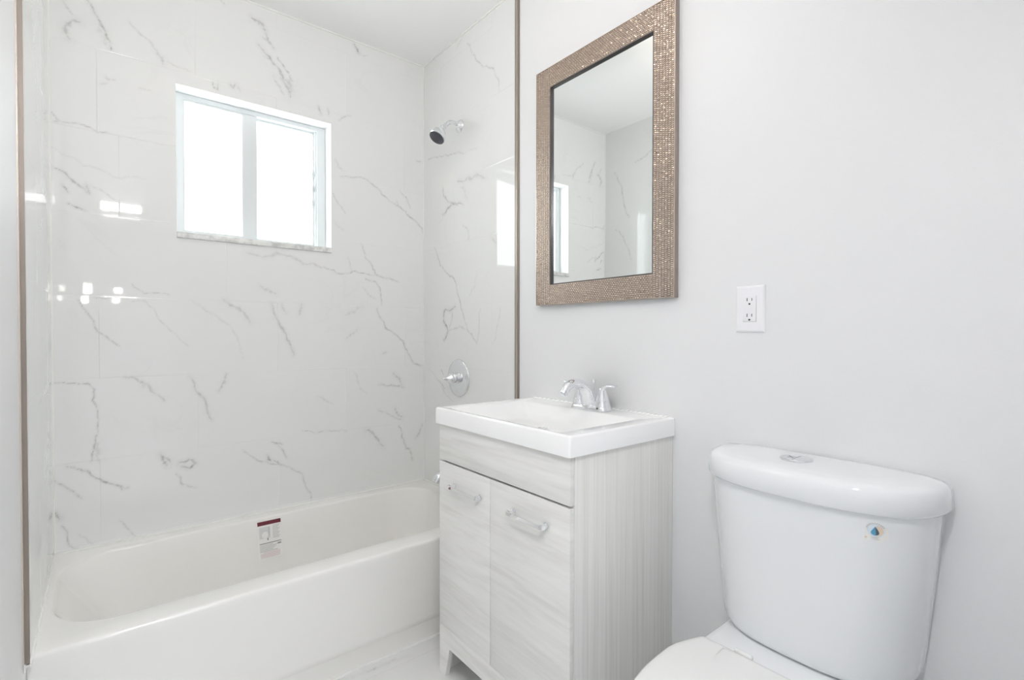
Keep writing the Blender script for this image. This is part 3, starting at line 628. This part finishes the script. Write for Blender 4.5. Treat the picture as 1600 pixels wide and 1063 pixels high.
for (ya, yb, hy0, hy1) in ((VY0+0.001, ymid-0.0016, -1.484, -1.322), (ymid+0.0016, VY1-0.001, -1.178, -1.006)):
    d = MB().box(VX, VX+0.016, ya, yb, DZ0, DZ1).obj('door', m_wood_f, cb, bevel=0.001)
    h = MB(); zc = 0.683
    for yy in (hy0, hy1):
        e = 1 if yy == hy0 else -1
        h.lathe((VX, yy+e*0.012, zc), (-1, 0, 0), [(0, 0.0085), (0.004, 0.0085), (0.006, 0.006), (0.020, 0.006)], 16)
    arc = [(VX-0.015, hy0, zc), (VX-0.024, hy0+0.004, zc), (VX-0.026, hy0+0.014, zc), (VX-0.027, (hy0+hy1)/2, zc), (VX-0.026, hy1-0.014, zc), (VX-0.024, hy1-0.004, zc), (VX-0.015, hy1, zc)]
    w2, th = 0.0052, 0.003
    rg = []
    for i, q in enumerate(arc):
        nx = th if 1 < i < 5 else th*0.7; ny = 0 if 1 < i < 5 else (th if i < 2 else -th)
        rg.append([(q[0]-nx*0.3, q[1]-ny*0.3, q[2]-w2), (q[0]+nx, q[1]+ny, q[2]-w2), (q[0]+nx, q[1]+ny, q[2]+w2), (q[0]-nx*0.3, q[1]-ny*0.3, q[2]+w2)])
    h.loft(rg)
    sub(d, h.obj('handle', m_chrome, cb, smooth=True, sharp=30))
sk = MB(); LG = 0.070
ol = [(VY0+0.001, 0.0), (VY0+LG-0.012, 0.0), (VY0+LG, 0.104), (VY1-LG, 0.104), (VY1-0.042, 0.0), (VY1-0.001, 0.0), (VY1-0.001, 0.1695), (VY0+0.001, 0.1695)]
ol = [(VY0+0.001, 0.0), (VY0+0.036, 0.0), (VY0+0.066, 0.104), (VY1-0.066, 0.104), (VY1-0.040, 0.0), (VY1-0.001, 0.0), (VY1-0.001, 0.1697), (VY0+0.001, 0.1697)]
sk.v = [(VX, y, z) for y, z in ol]+[(VX+0.016, y, z) for y, z in ol]; n = len(ol)
sk.f = [list(range(n)), list(range(n, 2*n))[::-1]]+[[i, (i+1) % n, n+(i+1) % n, n+i] for i in range(n)]; sk.m = [0]*len(sk.f)
sk.obj('base_rail', m_wood_f, cb)
MB().lathe((VX+0.05, -1.085, 0.120), (0, 0, -1), [(0, 0.008), (0.014, 0.008), (0.018, 0.005)], 12).obj('hinge_screw', m_satin, cb, smooth=True)

# ------------------------------------------------------------------ sink top
sk = thing('sink', (-0.233, -1.239, ZT), 'white rectangular sink top with shallow basin on the vanity cabinet', 'sink')
SX0, SX1, SY0, SY1, SZ = -0.466, -0.0005, -1.571, -0.909, 0.9404
def rr2(i, z, r=0.006): return rrect(SX0+i, SX1, SY0+i, SY1-i, [0.002, 0.002, r, r], z, n=5)
bx0, bx1, by0, by1 = -0.440, -0.108, -1.512, -0.962
def bas(i, j, z, r): return rrect(bx0+i, bx1-j, by0+i, by1-i, r, z, n=5)
rg = [rr2(0.006, ZT+0.0006), rr2(0.0, ZT+0.003), rr2(0.0, SZ-0.006), rr2(0.002, SZ-0.002), rr2(0.006, SZ), rr2(0.012, SZ-0.0005),
      bas(-0.004, -0.004, SZ-0.001, 0.02), bas(0.0, 0.0, SZ-0.003, 0.02), bas(0.006, 0.005, SZ-0.007, 0.025), bas(0.02, 0.012, SZ-0.017, 0.03), bas(0.045, 0.028, SZ-0.035, 0.04), bas(0.07, 0.045, SZ-0.047, 0.04), bas(0.09, 0.07, SZ-0.053, 0.04), bas(0.15, 0.14, SZ-0.055, 0.01)]
MB().loft(rg).obj('basin', m_sink, sk, smooth=True, sharp=60)
MB().lathe((-0.255, -1.237, SZ-0.055), (0, 0, 1), [(0, 0.022), (0.003, 0.022), (0.004, 0.016), (0.002, 0.014), (0.003, 0.0)], 24).obj('drain', m_chrome, sk, smooth=True)
MB().box(-0.014, -0.0005, SY0+0.012, SY1-0.012, SZ-0.002, SZ+0.0022).obj('rear_lip', m_sink, sk)

# ------------------------------------------------------------------ faucet
fy, fx = -1.285, -0.071
fa = thing('faucet', (fx, fy, SZ), 'chrome two handle faucet with arched spout on the back of the sink', 'faucet')
b = MB(); ro = lambda i, z: rrect(fx-0.029+i, fx+0.029-i, fy-0.082+i, fy+0.082-i, 0.0285-i, z, n=8)
b.loft([ro(0, SZ), ro(0, SZ+0.006), ro(0.002, SZ+0.011), ro(0.006, SZ+0.0145), ro(0.012, SZ+0.016)]).obj('base_plate', m_chrome, fa, smooth=True, sharp=50)
sp = spline([(fx+0.001, fy, SZ+0.011), (fx-0.004, fy, SZ+0.030), (fx-0.022, fy, SZ+0.062), (fx-0.050, fy, SZ+0.085), (fx-0.083, fy, SZ+0.094), (fx-0.112, fy, SZ+0.086), (fx-0.130, fy, SZ+0.068)], 6)
nn = len(sp); rad = [(lerp1([(0, .034), (.2, .029), (.45, .018), (.8, .0145), (1, .0135)], i/(nn-1)), lerp1([(0, .034), (.2, .026), (.45, .018), (.8, .0165), (1, .0145)], i/(nn-1))) for i in range(nn)]
MB().tube(sp, rad, 24).obj('spout', m_chrome, fa, smooth=True, sharp=60)
d_ = (sp[-1]-sp[-2]).normalized()
MB().lathe(sp[-1]-d_*0.002, d_, [(0, 0.0135), (0.006, 0.0132), (0.010, 0.0125), (0.010, 0.010), (0.006, 0.009), (0.006, 0)], 24).obj('aerator', m_satin, fa, smooth=True)
for e in (-1, 1):
    hc = (fx, fy+e*0.052, SZ+0.010)
    hb = MB().lathe(hc, (0, 0, 1), [(0, 0.027), (0.010, 0.0255), (0.022, 0.0225), (0.0225, 0.021), (0.024, 0.021), (0.0245, 0.0225), (0.040, 0.018), (0.056, 0.0135), (0.064, 0.0115), (0.068, 0.008), (0.069, 0.0)], 28).obj('handle', m_chrome, fa, smooth=True, sharp=50)
    lv = spline([(fx-0.004, hc[1]-e*0.004, SZ+0.052), (fx-0.003, hc[1]+e*0.006, SZ+0.073), (fx-0.004, hc[1]+e*0.022, SZ+0.083), (fx-0.006, hc[1]+e*0.042, SZ+0.086), (fx-0.008, hc[1]+e*0.064, SZ+0.088)], 5)
    m_ = len(lv); rd = [(lerp1([(0, .010), (.4, .008), (.8, .0095), (1, .008)], i/(m_-1)), lerp1([(0, .009), (.4, .0065), (.8, .0048), (1, .004)], i/(m_-1))) for i in range(m_)]
    sub(hb, MB().tube(lv, rd, 16).obj('lever', m_chrome, fa, smooth=True))
for e in (-1,):
    MB().lathe((fx-0.0285, fy+e*0.052, SZ+0.010), (-1, 0, 0), [(0, 0.003), (0.0012, 0.003), (0.0015, 0)], 12).obj('index_dot', m_slot, fa, smooth=True)
MB().lathe((fx+0.022, fy+0.006, SZ+0.012), (0, 0, 1), [(0, 0.0024), (0.066, 0.0024), (0.072, 0.0045), (0.084, 0.006), (0.087, 0.005), (0.088, 0)], 16).obj('lift_rod', m_chrome, fa, smooth=True)

# ------------------------------------------------------------------ mirror
MY0, MY1, MZ0, MZ1, MX = -1.5776, -0.9461, 1.3128, 2.2365, -0.024
mr = thing('wall_mirror', (0, (MY0+MY1)/2, MZ0), 'wall mirror in a bronze mosaic frame above the sink', 'mirror')
fwd = 0.0785
IY0, IY1, IZ0, IZ1 = MY0+fwd, MY1-fwd, MZ0+fwd, MZ1-fwd
def ringbox(mb, y0, y1, z0, z1, a, b_, c_, d2, x0, x1, mi=0):
    mb.box(x0, x1, y0, a, z0, z1, mi); mb.box(x0, x1, b_, y1, z0, z1, mi); mb.box(x0, x1, a, b_, z0, c_, mi); mb.box(x0, x1, a, b_, d2, z1, mi)
q = MB(); ringbox(q, MY0, MY1, MZ0, MZ1, IY0, IY1, IZ0, IZ1, MX+0.0025, -0.0005)
q.obj('frame_back', m_frame_side, mr)
# mosaic chips: small raised bricks, each tipped a little its own way
rc = random.Random(11); mo = MB(); bw, bh = 0.0102, 0.0063
def chip(y0, y1, z0, z1):
    g = 0.0007; y0 += g; y1 -= g; z0 += g; z1 -= g
    if y1-y0 < 0.0012 or z1-z0 < 0.0012: return
    h = 0.0012; ty, tz = rc.gauss(0, 0.11), rc.gauss(0, 0.11); n = len(mo.v); e = 0.0007; xb = MX+0.0028
    cy, cz = (y0+y1)/2, (z0+z1)/2
    mo.v.extend([(xb, y0, z0), (xb, y1, z0), (xb, y1, z1), (xb, y0, z1)])
    for (y, z) in ((y0+e, z0+e), (y1-e, z0+e), (y1-e, z1-e), (y0+e, z1-e)):
        mo.v.append((xb-h-0.0008+ty*(y-cy)+tz*(z-cz), y, z))
    mo.v.append((xb-h-0.0012, cy, cz))
    for i in range(4):
        j = (i+1) % 4
        mo.f.append([n+i, n+j, n+4+j, n+4+i]); mo.m.append(0)
        mo.f.append([n+4+i, n+4+j, n+8]); mo.m.append(0)
def bar(y0, y1, z0, z1, vertical):
    # courses run up the frame; joints staggered
    if vertical:
        n = int(round((y1-y0)/bw)); w_ = (y1-y0)/n
        for i in range(n):
            z = z0-(bh*0.5 if i % 2 else 0)
            while z < z1:
                chip(y0+i*w_, y0+(i+1)*w_, max(z, z0), min(z+bh, z1)); z += bh
    else:
        n = int(round((z1-z0)/bh)); w_ = (z1-z0)/n
        for i in range(n):
            y = y0-(bw*0.5 if i % 2 else 0)
            while y < y1:
                chip(max(y, y0), min(y+bw, y1), z0+i*w_, z0+(i+1)*w_); y += bw
e = 0.002
bar(MY0+e, IY0-e, MZ0+e, MZ1-e, True); bar(IY1+e, MY1-e, MZ0+e, MZ1-e, True)
bar(IY0-e, IY1+e, MZ0+e, IZ0-e, False); bar(IY0-e, IY1+e, IZ1+e, MZ1-e, False)
mo.obj('mosaic_facing', m_mosaic, mr)
q = MB(); ringbox(q, IY0-0.001, IY1+0.001, IZ0-0.001, IZ1+0.001, IY0+0.003, IY1-0.003, IZ0+0.003, IZ1-0.003, MX+0.003, -0.0012)
q.obj('inner_lip', m_black, mr)
MB().box(-0.0125, -0.010, IY0+0.002, IY1-0.002, IZ0+0.002, IZ1-0.002).obj('mirror_glass', m_mirror, mr)
q = MB(); ringbox(q, MY0, MY1, MZ0, MZ1, MY0+0.002, MY1-0.002, MZ0+0.002, MZ1-0.002, MX, MX+0.003)
q.obj('outer_lip', m_mosaic, mr)

# ------------------------------------------------------------------ outlet
ol_ = thing('wall_outlet', (0, -1.8028, 1.2685), 'white double wall outlet between the mirror and the toilet', 'outlet')
y0, y1, z0, z1 = -1.8425, -1.763, 1.2050, 1.3320
MB().loft([[(x, y, z) for (y, z) in ((y0+i, z0+i), (y1-i, z0+i), (y1-i, z1-i), (y0+i, z1-i))] for x, i in ((-0.0002, 0), (-0.0035, 0), (-0.0062, 0.003), (-0.007, 0.0055))]).obj('cover_plate', m_plast, ol_)
yc, zc = (y0+y1)/2, (z0+z1)/2
MB().box(-0.0085, -0.005, yc-0.0175, yc+0.0175, zc-0.0345, zc+0.0345).obj('receptacle', m_plast, ol_, bevel=0.0008)
MB().box(-0.0072, -0.0069, yc-0.0187, yc+0.0187, zc-0.0357, zc-0.0345).box(-0.0072, -0.0069, yc-0.0187, yc-0.0175, zc-0.0357, zc+0.0357).obj('seam', m_ink, ol_)
for e in (-1, 1):
    cz = zc+e*0.0215
    so = MB()
    so.box(-0.0088, -0.0084, yc+0.0055, yc+0.0075, cz-0.0005, cz+0.0085); so.box(-0.0088, -0.0084, yc-0.0075, yc-0.0057, cz+0.0003, cz+0.0078)
    so.lathe((-0.0084, yc, cz-0.008), (-1, 0, 0), [(0, 0.0026), (0.0005, 0.0026)], 14)
    so.obj('socket', m_slot, ol_)
MB().box(-0.0092, -0.0084, yc-0.0075, yc+0.0075, zc+0.0008, zc+0.0038).obj('button', m_plast, ol_, bevel=0.0003)
MB().box(-0.0092, -0.0084, yc-0.0075, yc+0.0075, zc-0.0042, zc-0.0012).obj('button', m_plast, ol_, bevel=0.0003)
for zz in (z0+0.011, z1-0.011):
    MB().lathe((-0.0065, yc, zz), (-1, 0, 0), [(0, 0.0028), (0.0012, 0.0026), (0.0014, 0)], 14).obj('screw', m_plast, ol_, smooth=True)

# ------------------------------------------------------------------ toilet
TYC = -1.984
to = thing('toilet', (-0.30, TYC, 0.0), 'white toilet with a wide tank and closed seat against the wall', 'toilet')
def dring(hw, dep, z, n=3.0, xb=-0.008, rb=0.02, N_=56, yc=TYC):
    """D shaped ring: flat at the wall, bowed front"""
    out = []
    for i in range(N_+1):
        a = PI*i/N_; c, s_ = math.cos(a), math.sin(a)
        y = hw*(abs(c)**(2/n))*(1 if c >= 0 else -1); x = -(dep-0.0)*(abs(s_)**(2/1.0 if False else 2/n))
        out.append((xb-rb*0.6+x if s_ > 0.02 else xb-rb*0.6, yc+y, z))
    out.append((xb, yc-hw+rb, z)); out.append((xb, yc+hw-rb, z))
    return out
def tank_prof(t):     # t 0 bottom .. 1 top -> half width, depth
    return 0.203+0.036*t**0.9, 0.165+0.012*t
def tz(t): return 0.468+0.375*t
rg = [dring(tank_prof(0)[0]-0.05, 0.125, 0.462, 2.8), dring(tank_prof(0)[0]-0.018, 0.152, 0.464, 2.8), dring(tank_prof(0)[0]-0.005, 0.161, 0.470, 2.8)]
rg += [dring(*tank_prof(t), tz(t), 2.8) for t in (0.04, 0.1, 0.2, 0.35, 0.5, 0.65, 0.8, 0.92, 1.0)]
MB().loft(rg).obj('tank', m_porc, to, smooth=True, sharp=60)
LZ = 0.836
lw, ld = 0.2515, 0.192
rg = [dring(lw-0.014, ld-0.014, LZ, 2.7), dring(lw-0.004, ld-0.004, LZ+0.001, 2.7), dring(lw, ld, LZ+0.006, 2.7), dring(lw-0.001, ld-0.001, LZ+0.035, 2.7), dring(lw-0.003, ld-0.003, LZ+0.046, 2.7),
      dring(lw-0.007, ld-0.007, LZ+0.053, 2.7), dring(lw-0.014, ld-0.014, LZ+0.0575, 2.7), dring(lw-0.025, ld-0.025, LZ+0.060, 2.7), dring(lw-0.06, ld-0.06, LZ+0.062, 2.6), dring(lw-0.13, ld-0.12, LZ+0.063, 2.4)]
MB().loft(rg).obj('tank_lid', m_porc, to, smooth=True, sharp=70)
bt = MB().lathe((-0.085, TYC+0.028, LZ+0.0615), (0, 0, 1), [(0, 0.036), (0.0025, 0.036), (0.0045, 0.033), (0.0038, 0.031), (0.0038, 0.0)], 36)
fb = bt.obj('flush_button', m_satin, to, smooth=True, sharp=30); fb['label'] = 'chrome dual flush button'
bb = MB(); bb.lathe((-0.085, TYC+0.028, LZ+0.0651), (0, 0, 1), [(0, 0.030), (0.0016, 0.029), (0.0018, 0.0)], 36)
sub(fb, bb.obj('push_pad', m_chrome, to, smooth=True, sharp=30))
bb = MB(); zz = LZ+0.0672
bb.box(-0.112, -0.058, TYC+0.0275, TYC+0.0285, zz-0.001, zz)
bb.quad((-0.094, TYC+0.034, zz), (-0.074, TYC+0.050, zz), (-0.073, TYC+0.048, zz), (-0.093, TYC+0.032, zz)); bb.quad((-0.096, TYC+0.046, zz), (-0.080, TYC+0.034, zz), (-0.081, TYC+0.032, zz), (-0.097, TYC+0.044, zz))
sub(fb, bb.obj('engraved_mark', m_inkd, to))
# certification sticker on the tank front, follows the curved porcelain
def tank_pt(y, z, off):
    t = (z-0.468)/0.375; hw, dep = tank_prof(t); n = 2.8; c = min(0.999, abs(y-TYC)/hw)
    s_ = (1-c**n)**(1/n); return (-0.008-0.012-dep*s_-off, y, z)
SYc, SZc = -2.141, 0.8005
def patch(mb, pts, mi, off):
    n = len(mb.v); mb.v += [tank_pt(SYc-u, SZc+v, off) for u, v in pts]; mb.f.append(list(range(n, n+len(pts)))); mb.m.append(mi)
st = MB()
patch(st, [(-0.018, -0.016), (0.010, -0.020), (0.0195, -0.010), (0.019, 0.010), (0.008, 0.017), (-0.006, 0.017), (-0.015, 0.008)], 0, 0.0006)
patch(st, [(0.0125*math.cos(a), 0.004+0.0125*math.sin(a)) for a in [2*PI*k/24 for k in range(24)]], 1, 0.0012)
patch(st, [(0.002+0.010*math.cos(a), 0.004+0.0105*math.sin(a)) for a in [-PI/2+PI*k/12 for k in range(13)]], 5, 0.0016)
drop = [(0.0, 0.0125), (-0.0035, 0.007), (-0.007, 0.0015), (-0.0065, -0.0025), (-0.003, -0.005), (0.001, -0.0055), (0.001, 0.0)]
patch(st, drop, 2, 0.0020)
patch(st, [(0.0, 0.0125), (0.001, -0.0055), (0.005, -0.0035), (0.0062, 0.0), (0.004, 0.006)], 3, 0.0020)
for k in range(11):
    a0 = math.radians(25+k*13); a1 = a0+math.radians(8)
    patch(st, [(0.0138*math.cos(a0), 0.004+0.0138*math.sin(a0)), (0.0158*math.cos(a0), 0.004+0.0158*math.sin(a0)), (0.0158*math.cos(a1), 0.004+0.0158*math.sin(a1)), (0.0138*math.cos(a1), 0.004+0.0138*math.sin(a1))], 4, 0.0012)
for k, (u0, u1) in enumerate(((-0.006, 0.004), (-0.004, 0.006))):
    patch(st, [(u0, -0.0115-k*0.003), (u1, -0.0115-k*0.003), (u1, -0.0105-k*0.003), (u0, -0.0105-k*0.003)], 4, 0.0012)
patch(st, [(-0.0165, -0.013), (-0.013, -0.013), (-0.013, -0.010), (-0.0165, -0.010)], 5, 0.0012)
o = st.obj('water_sticker', [m_paper, m_pale, m_blue, m_navy, m_ink, m_peach], to); o['label'] = 'small round sticker with blue drop'
# bowl, deck, seat, cover
def ering(xc, a_f, a_b, hw, z, n=48, pw=2.2, yc=TYC):
    out = []
    for i in range(n):
        t = 2*PI*i/n; c, s_ = math.cos(t), math.sin(t)
        ax = a_f if c < 0 else a_b
        out.append((xc+ax*(abs(c)**(2/pw))*(1 if c >= 0 else -1), yc+hw*(abs(s_)**(2/pw))*(1 if s_ >= 0 else -1), z))
    return out
bo = MB(); xc = -0.46
bo.loft([ering(-0.40, 0.21, 0.24, 0.115, 0.0), ering(-0.40, 0.21, 0.24, 0.118, 0.02), ering(-0.40, 0.19, 0.24, 0.105, 0.08), ering(-0.41, 0.19, 0.25, 0.105, 0.18), ering(-0.43, 0.23, 0.27, 0.14, 0.28),
         ering(-0.45, 0.29, 0.28, 0.18, 0.36), ering(xc, 0.31, 0.29, 0.196, 0.41), ering(xc, 0.312, 0.29, 0.198, 0.432), ering(xc, 0.306, 0.285, 0.192, 0.438), ering(xc, 0.25, 0.18, 0.14, 0.438), ering(xc, 0.23, 0.17, 0.125, 0.42), ering(xc, 0.15, 0.11, 0.08, 0.25)])
bo.obj('bowl', m_porc, to, smooth=True, sharp=60)
dk = MB(); dk.loft([rrect(-0.30+i, -0.012, TYC-0.178+i, TYC+0.178-i, [0.02, 0.02, 0.05, 0.05], z) for i, z in ((0.05, 0.33), (0.01, 0.39), (0.0, 0.42), (0.0, 0.450), (0.003, 0.457), (0.009, 0.461))])
dk.obj('tank_deck', m_porc, to, smooth=True, sharp=60)
def sring(z, i=0.0):
    # egg-shaped seat outline with a straight hinge edge at the rear
    xb = -0.252+0.0; out = []; n = 60
    for k in range(n+1):
        a = PI*k/n; c, s_ = math.cos(a), math.sin(a)
        y = (0.214-i)*(abs(c)**(2/2.3))*(1 if c >= 0 else -1)
        x = -(0.49-i)*(abs(s_)**(2/1.75))
        f_ = lerp1([(0, 0.80), (0.18, 0.955), (0.42, 1.0), (1, 1.0)], min(1, -x/0.49))
        out.append((xb+x-(i if s_ < 0.05 else 0), TYC+y*f_, z))
    return out
MB().loft([sring(0.440, 0.006), sring(0.441, 0.002), sring(0.452, 0.0), sring(0.454, 0.004)]).obj('seat', m_seat, to, smooth=True, sharp=50)
MB().loft([sring(0.4545, 0.004), sring(0.456, 0.0), sring(0.464, 0.0), sring(0.468, 0.002), sring(0.4705, 0.007), sring(0.472, 0.02), sring(0.474, 0.08)]).obj('seat_cover', m_seat, to, smooth=True, sharp=60)
for e in (-1, 1):
    MB().lathe((-0.244, TYC+e*0.075-0.02, 0.4655), (0, 1, 0), [(0, 0.005), (0.001, 0.006), (0.039, 0.006), (0.04, 0.005)], 16).obj('hinge', m_seat, to, smooth=True, sharp=50)

# ------------------------------------------------------------------ lamps, doorway and the hall the room opens to
def lamp(loc, r, drop, label, m, grp=None):
    t = thing('ceiling_light', loc, label, 'ceiling light', grp)
    MB().lathe((loc[0], loc[1], H), (0, 0, -1), [(0, 0.065), (0.012, 0.065), (0.02, 0.05), (0.022, 0.012), (drop-r*1.02, 0.012), (drop-r*1.0, 0.03), (drop-r*0.85, 0.036)], 40).obj('lamp_base', m_satin, t, smooth=True, sharp=40)
    pr = [(drop-r*math.cos(a), r*math.sin(a)) for a in [PI*k/24 for k in range(4, 25)]]
    MB().lathe((loc[0], loc[1], H), (0, 0, -1), pr, 40).obj('lamp_shade', m, t, smooth=True, sharp=60)
    return t
lamp((-0.90, -1.20, H), 0.075, 0.19, 'round warm globe ceiling light in the middle of the bathroom ceiling', m_lamp)
wl = thing('wall_light', (-1.27, YF, 2.10), 'long frosted bar wall light above the doorway', 'wall light')
MB().box(-1.41, -1.13, YF, YF+0.02, 2.085, 2.15).obj('back_plate', m_satin, wl, bevel=0.003)
MB().tube([(-1.385, YF+0.055, 2.118), (-1.155, YF+0.055, 2.118)], 0.03, 24).obj('glass_tube', m_bar, wl, smooth=True, sharp=50)
for xx in (-1.395, -1.145): MB().box(xx-0.010, xx+0.010, YF+0.018, YF+0.088, 2.085, 2.15).obj('end_cap', m_satin, wl, bevel=0.003)
HY0, HY1, HX0, HX1 = -5.9, YF-0.12, -2.6, 0.6
struct(MB().box(HX0, HX1, HY0, HY1, -0.1, -0.0).obj('floor_hall', m_ftile))
struct(MB().box(HX0, HX1, HY0, HY1, H, H+0.1).obj('ceiling_hall', m_ceil))
struct(MB().box(HX0-0.1, HX0, HY0, HY1, 0, H).obj('wall_hall_left', m_hall))
struct(MB().box(HX1, HX1+0.1, HY0, HY1, 0, H).obj('wall_hall_right', m_hall))
struct(MB().box(HX0, HX1, HY0-0.1, HY0, 0, H).obj('wall_hall_far', m_hall))
struct(MB().box(HX0, XLD-0.1, HY1-0.02, HY1, 0, H).box(0.1, HX1, HY1-0.02, HY1, 0, H).obj('wall_hall_near', m_hall))
q = MB()
for (ya, yb) in ((YF, YF+0.014), (YF-0.134, YF-0.12)):
    q.box(DX1, DX1+0.06, ya, yb, 0, DZ+0.06); q.box(DX0-0.028, DX0, ya, yb, 0, DZ+0.06); q.box(DX0, DX1, ya, yb, DZ, DZ+0.06)
q = MB(); q.box(DX0-0.028, DX0, YF-0.134, YF-0.12, 0, DZ+0.06); q.box(DX1, DX1+0.06, YF-0.134, YF-0.12, 0, DZ+0.06); q.box(DX0, DX1, YF-0.134, YF-0.12, DZ, DZ+0.06)
struct(q.obj('trim_7', m_door))
W2 = bpy.data.objects.new('window_2', None); C.objects.link(W2); W2['kind'] = 'structure'; W2['_base'] = (0, 0, 0)
for x0, x1, z0, z1 in ((-1.68, -1.51, 1.62, 1.77), (-1.28, -1.20, 1.64, 1.73)):
    MB().box(x0-0.02, x1+0.02, HY0, HY0+0.02, z0-0.02, z1+0.02).obj('window_frame', m_vinyl, W2)
    MB().box(x0, x1, HY0+0.018, HY0+0.024, z0, z1).obj('pane', m_lamp_hall, W2)

for o in bpy.data.objects:
    if '_base' in o: del o['_base']
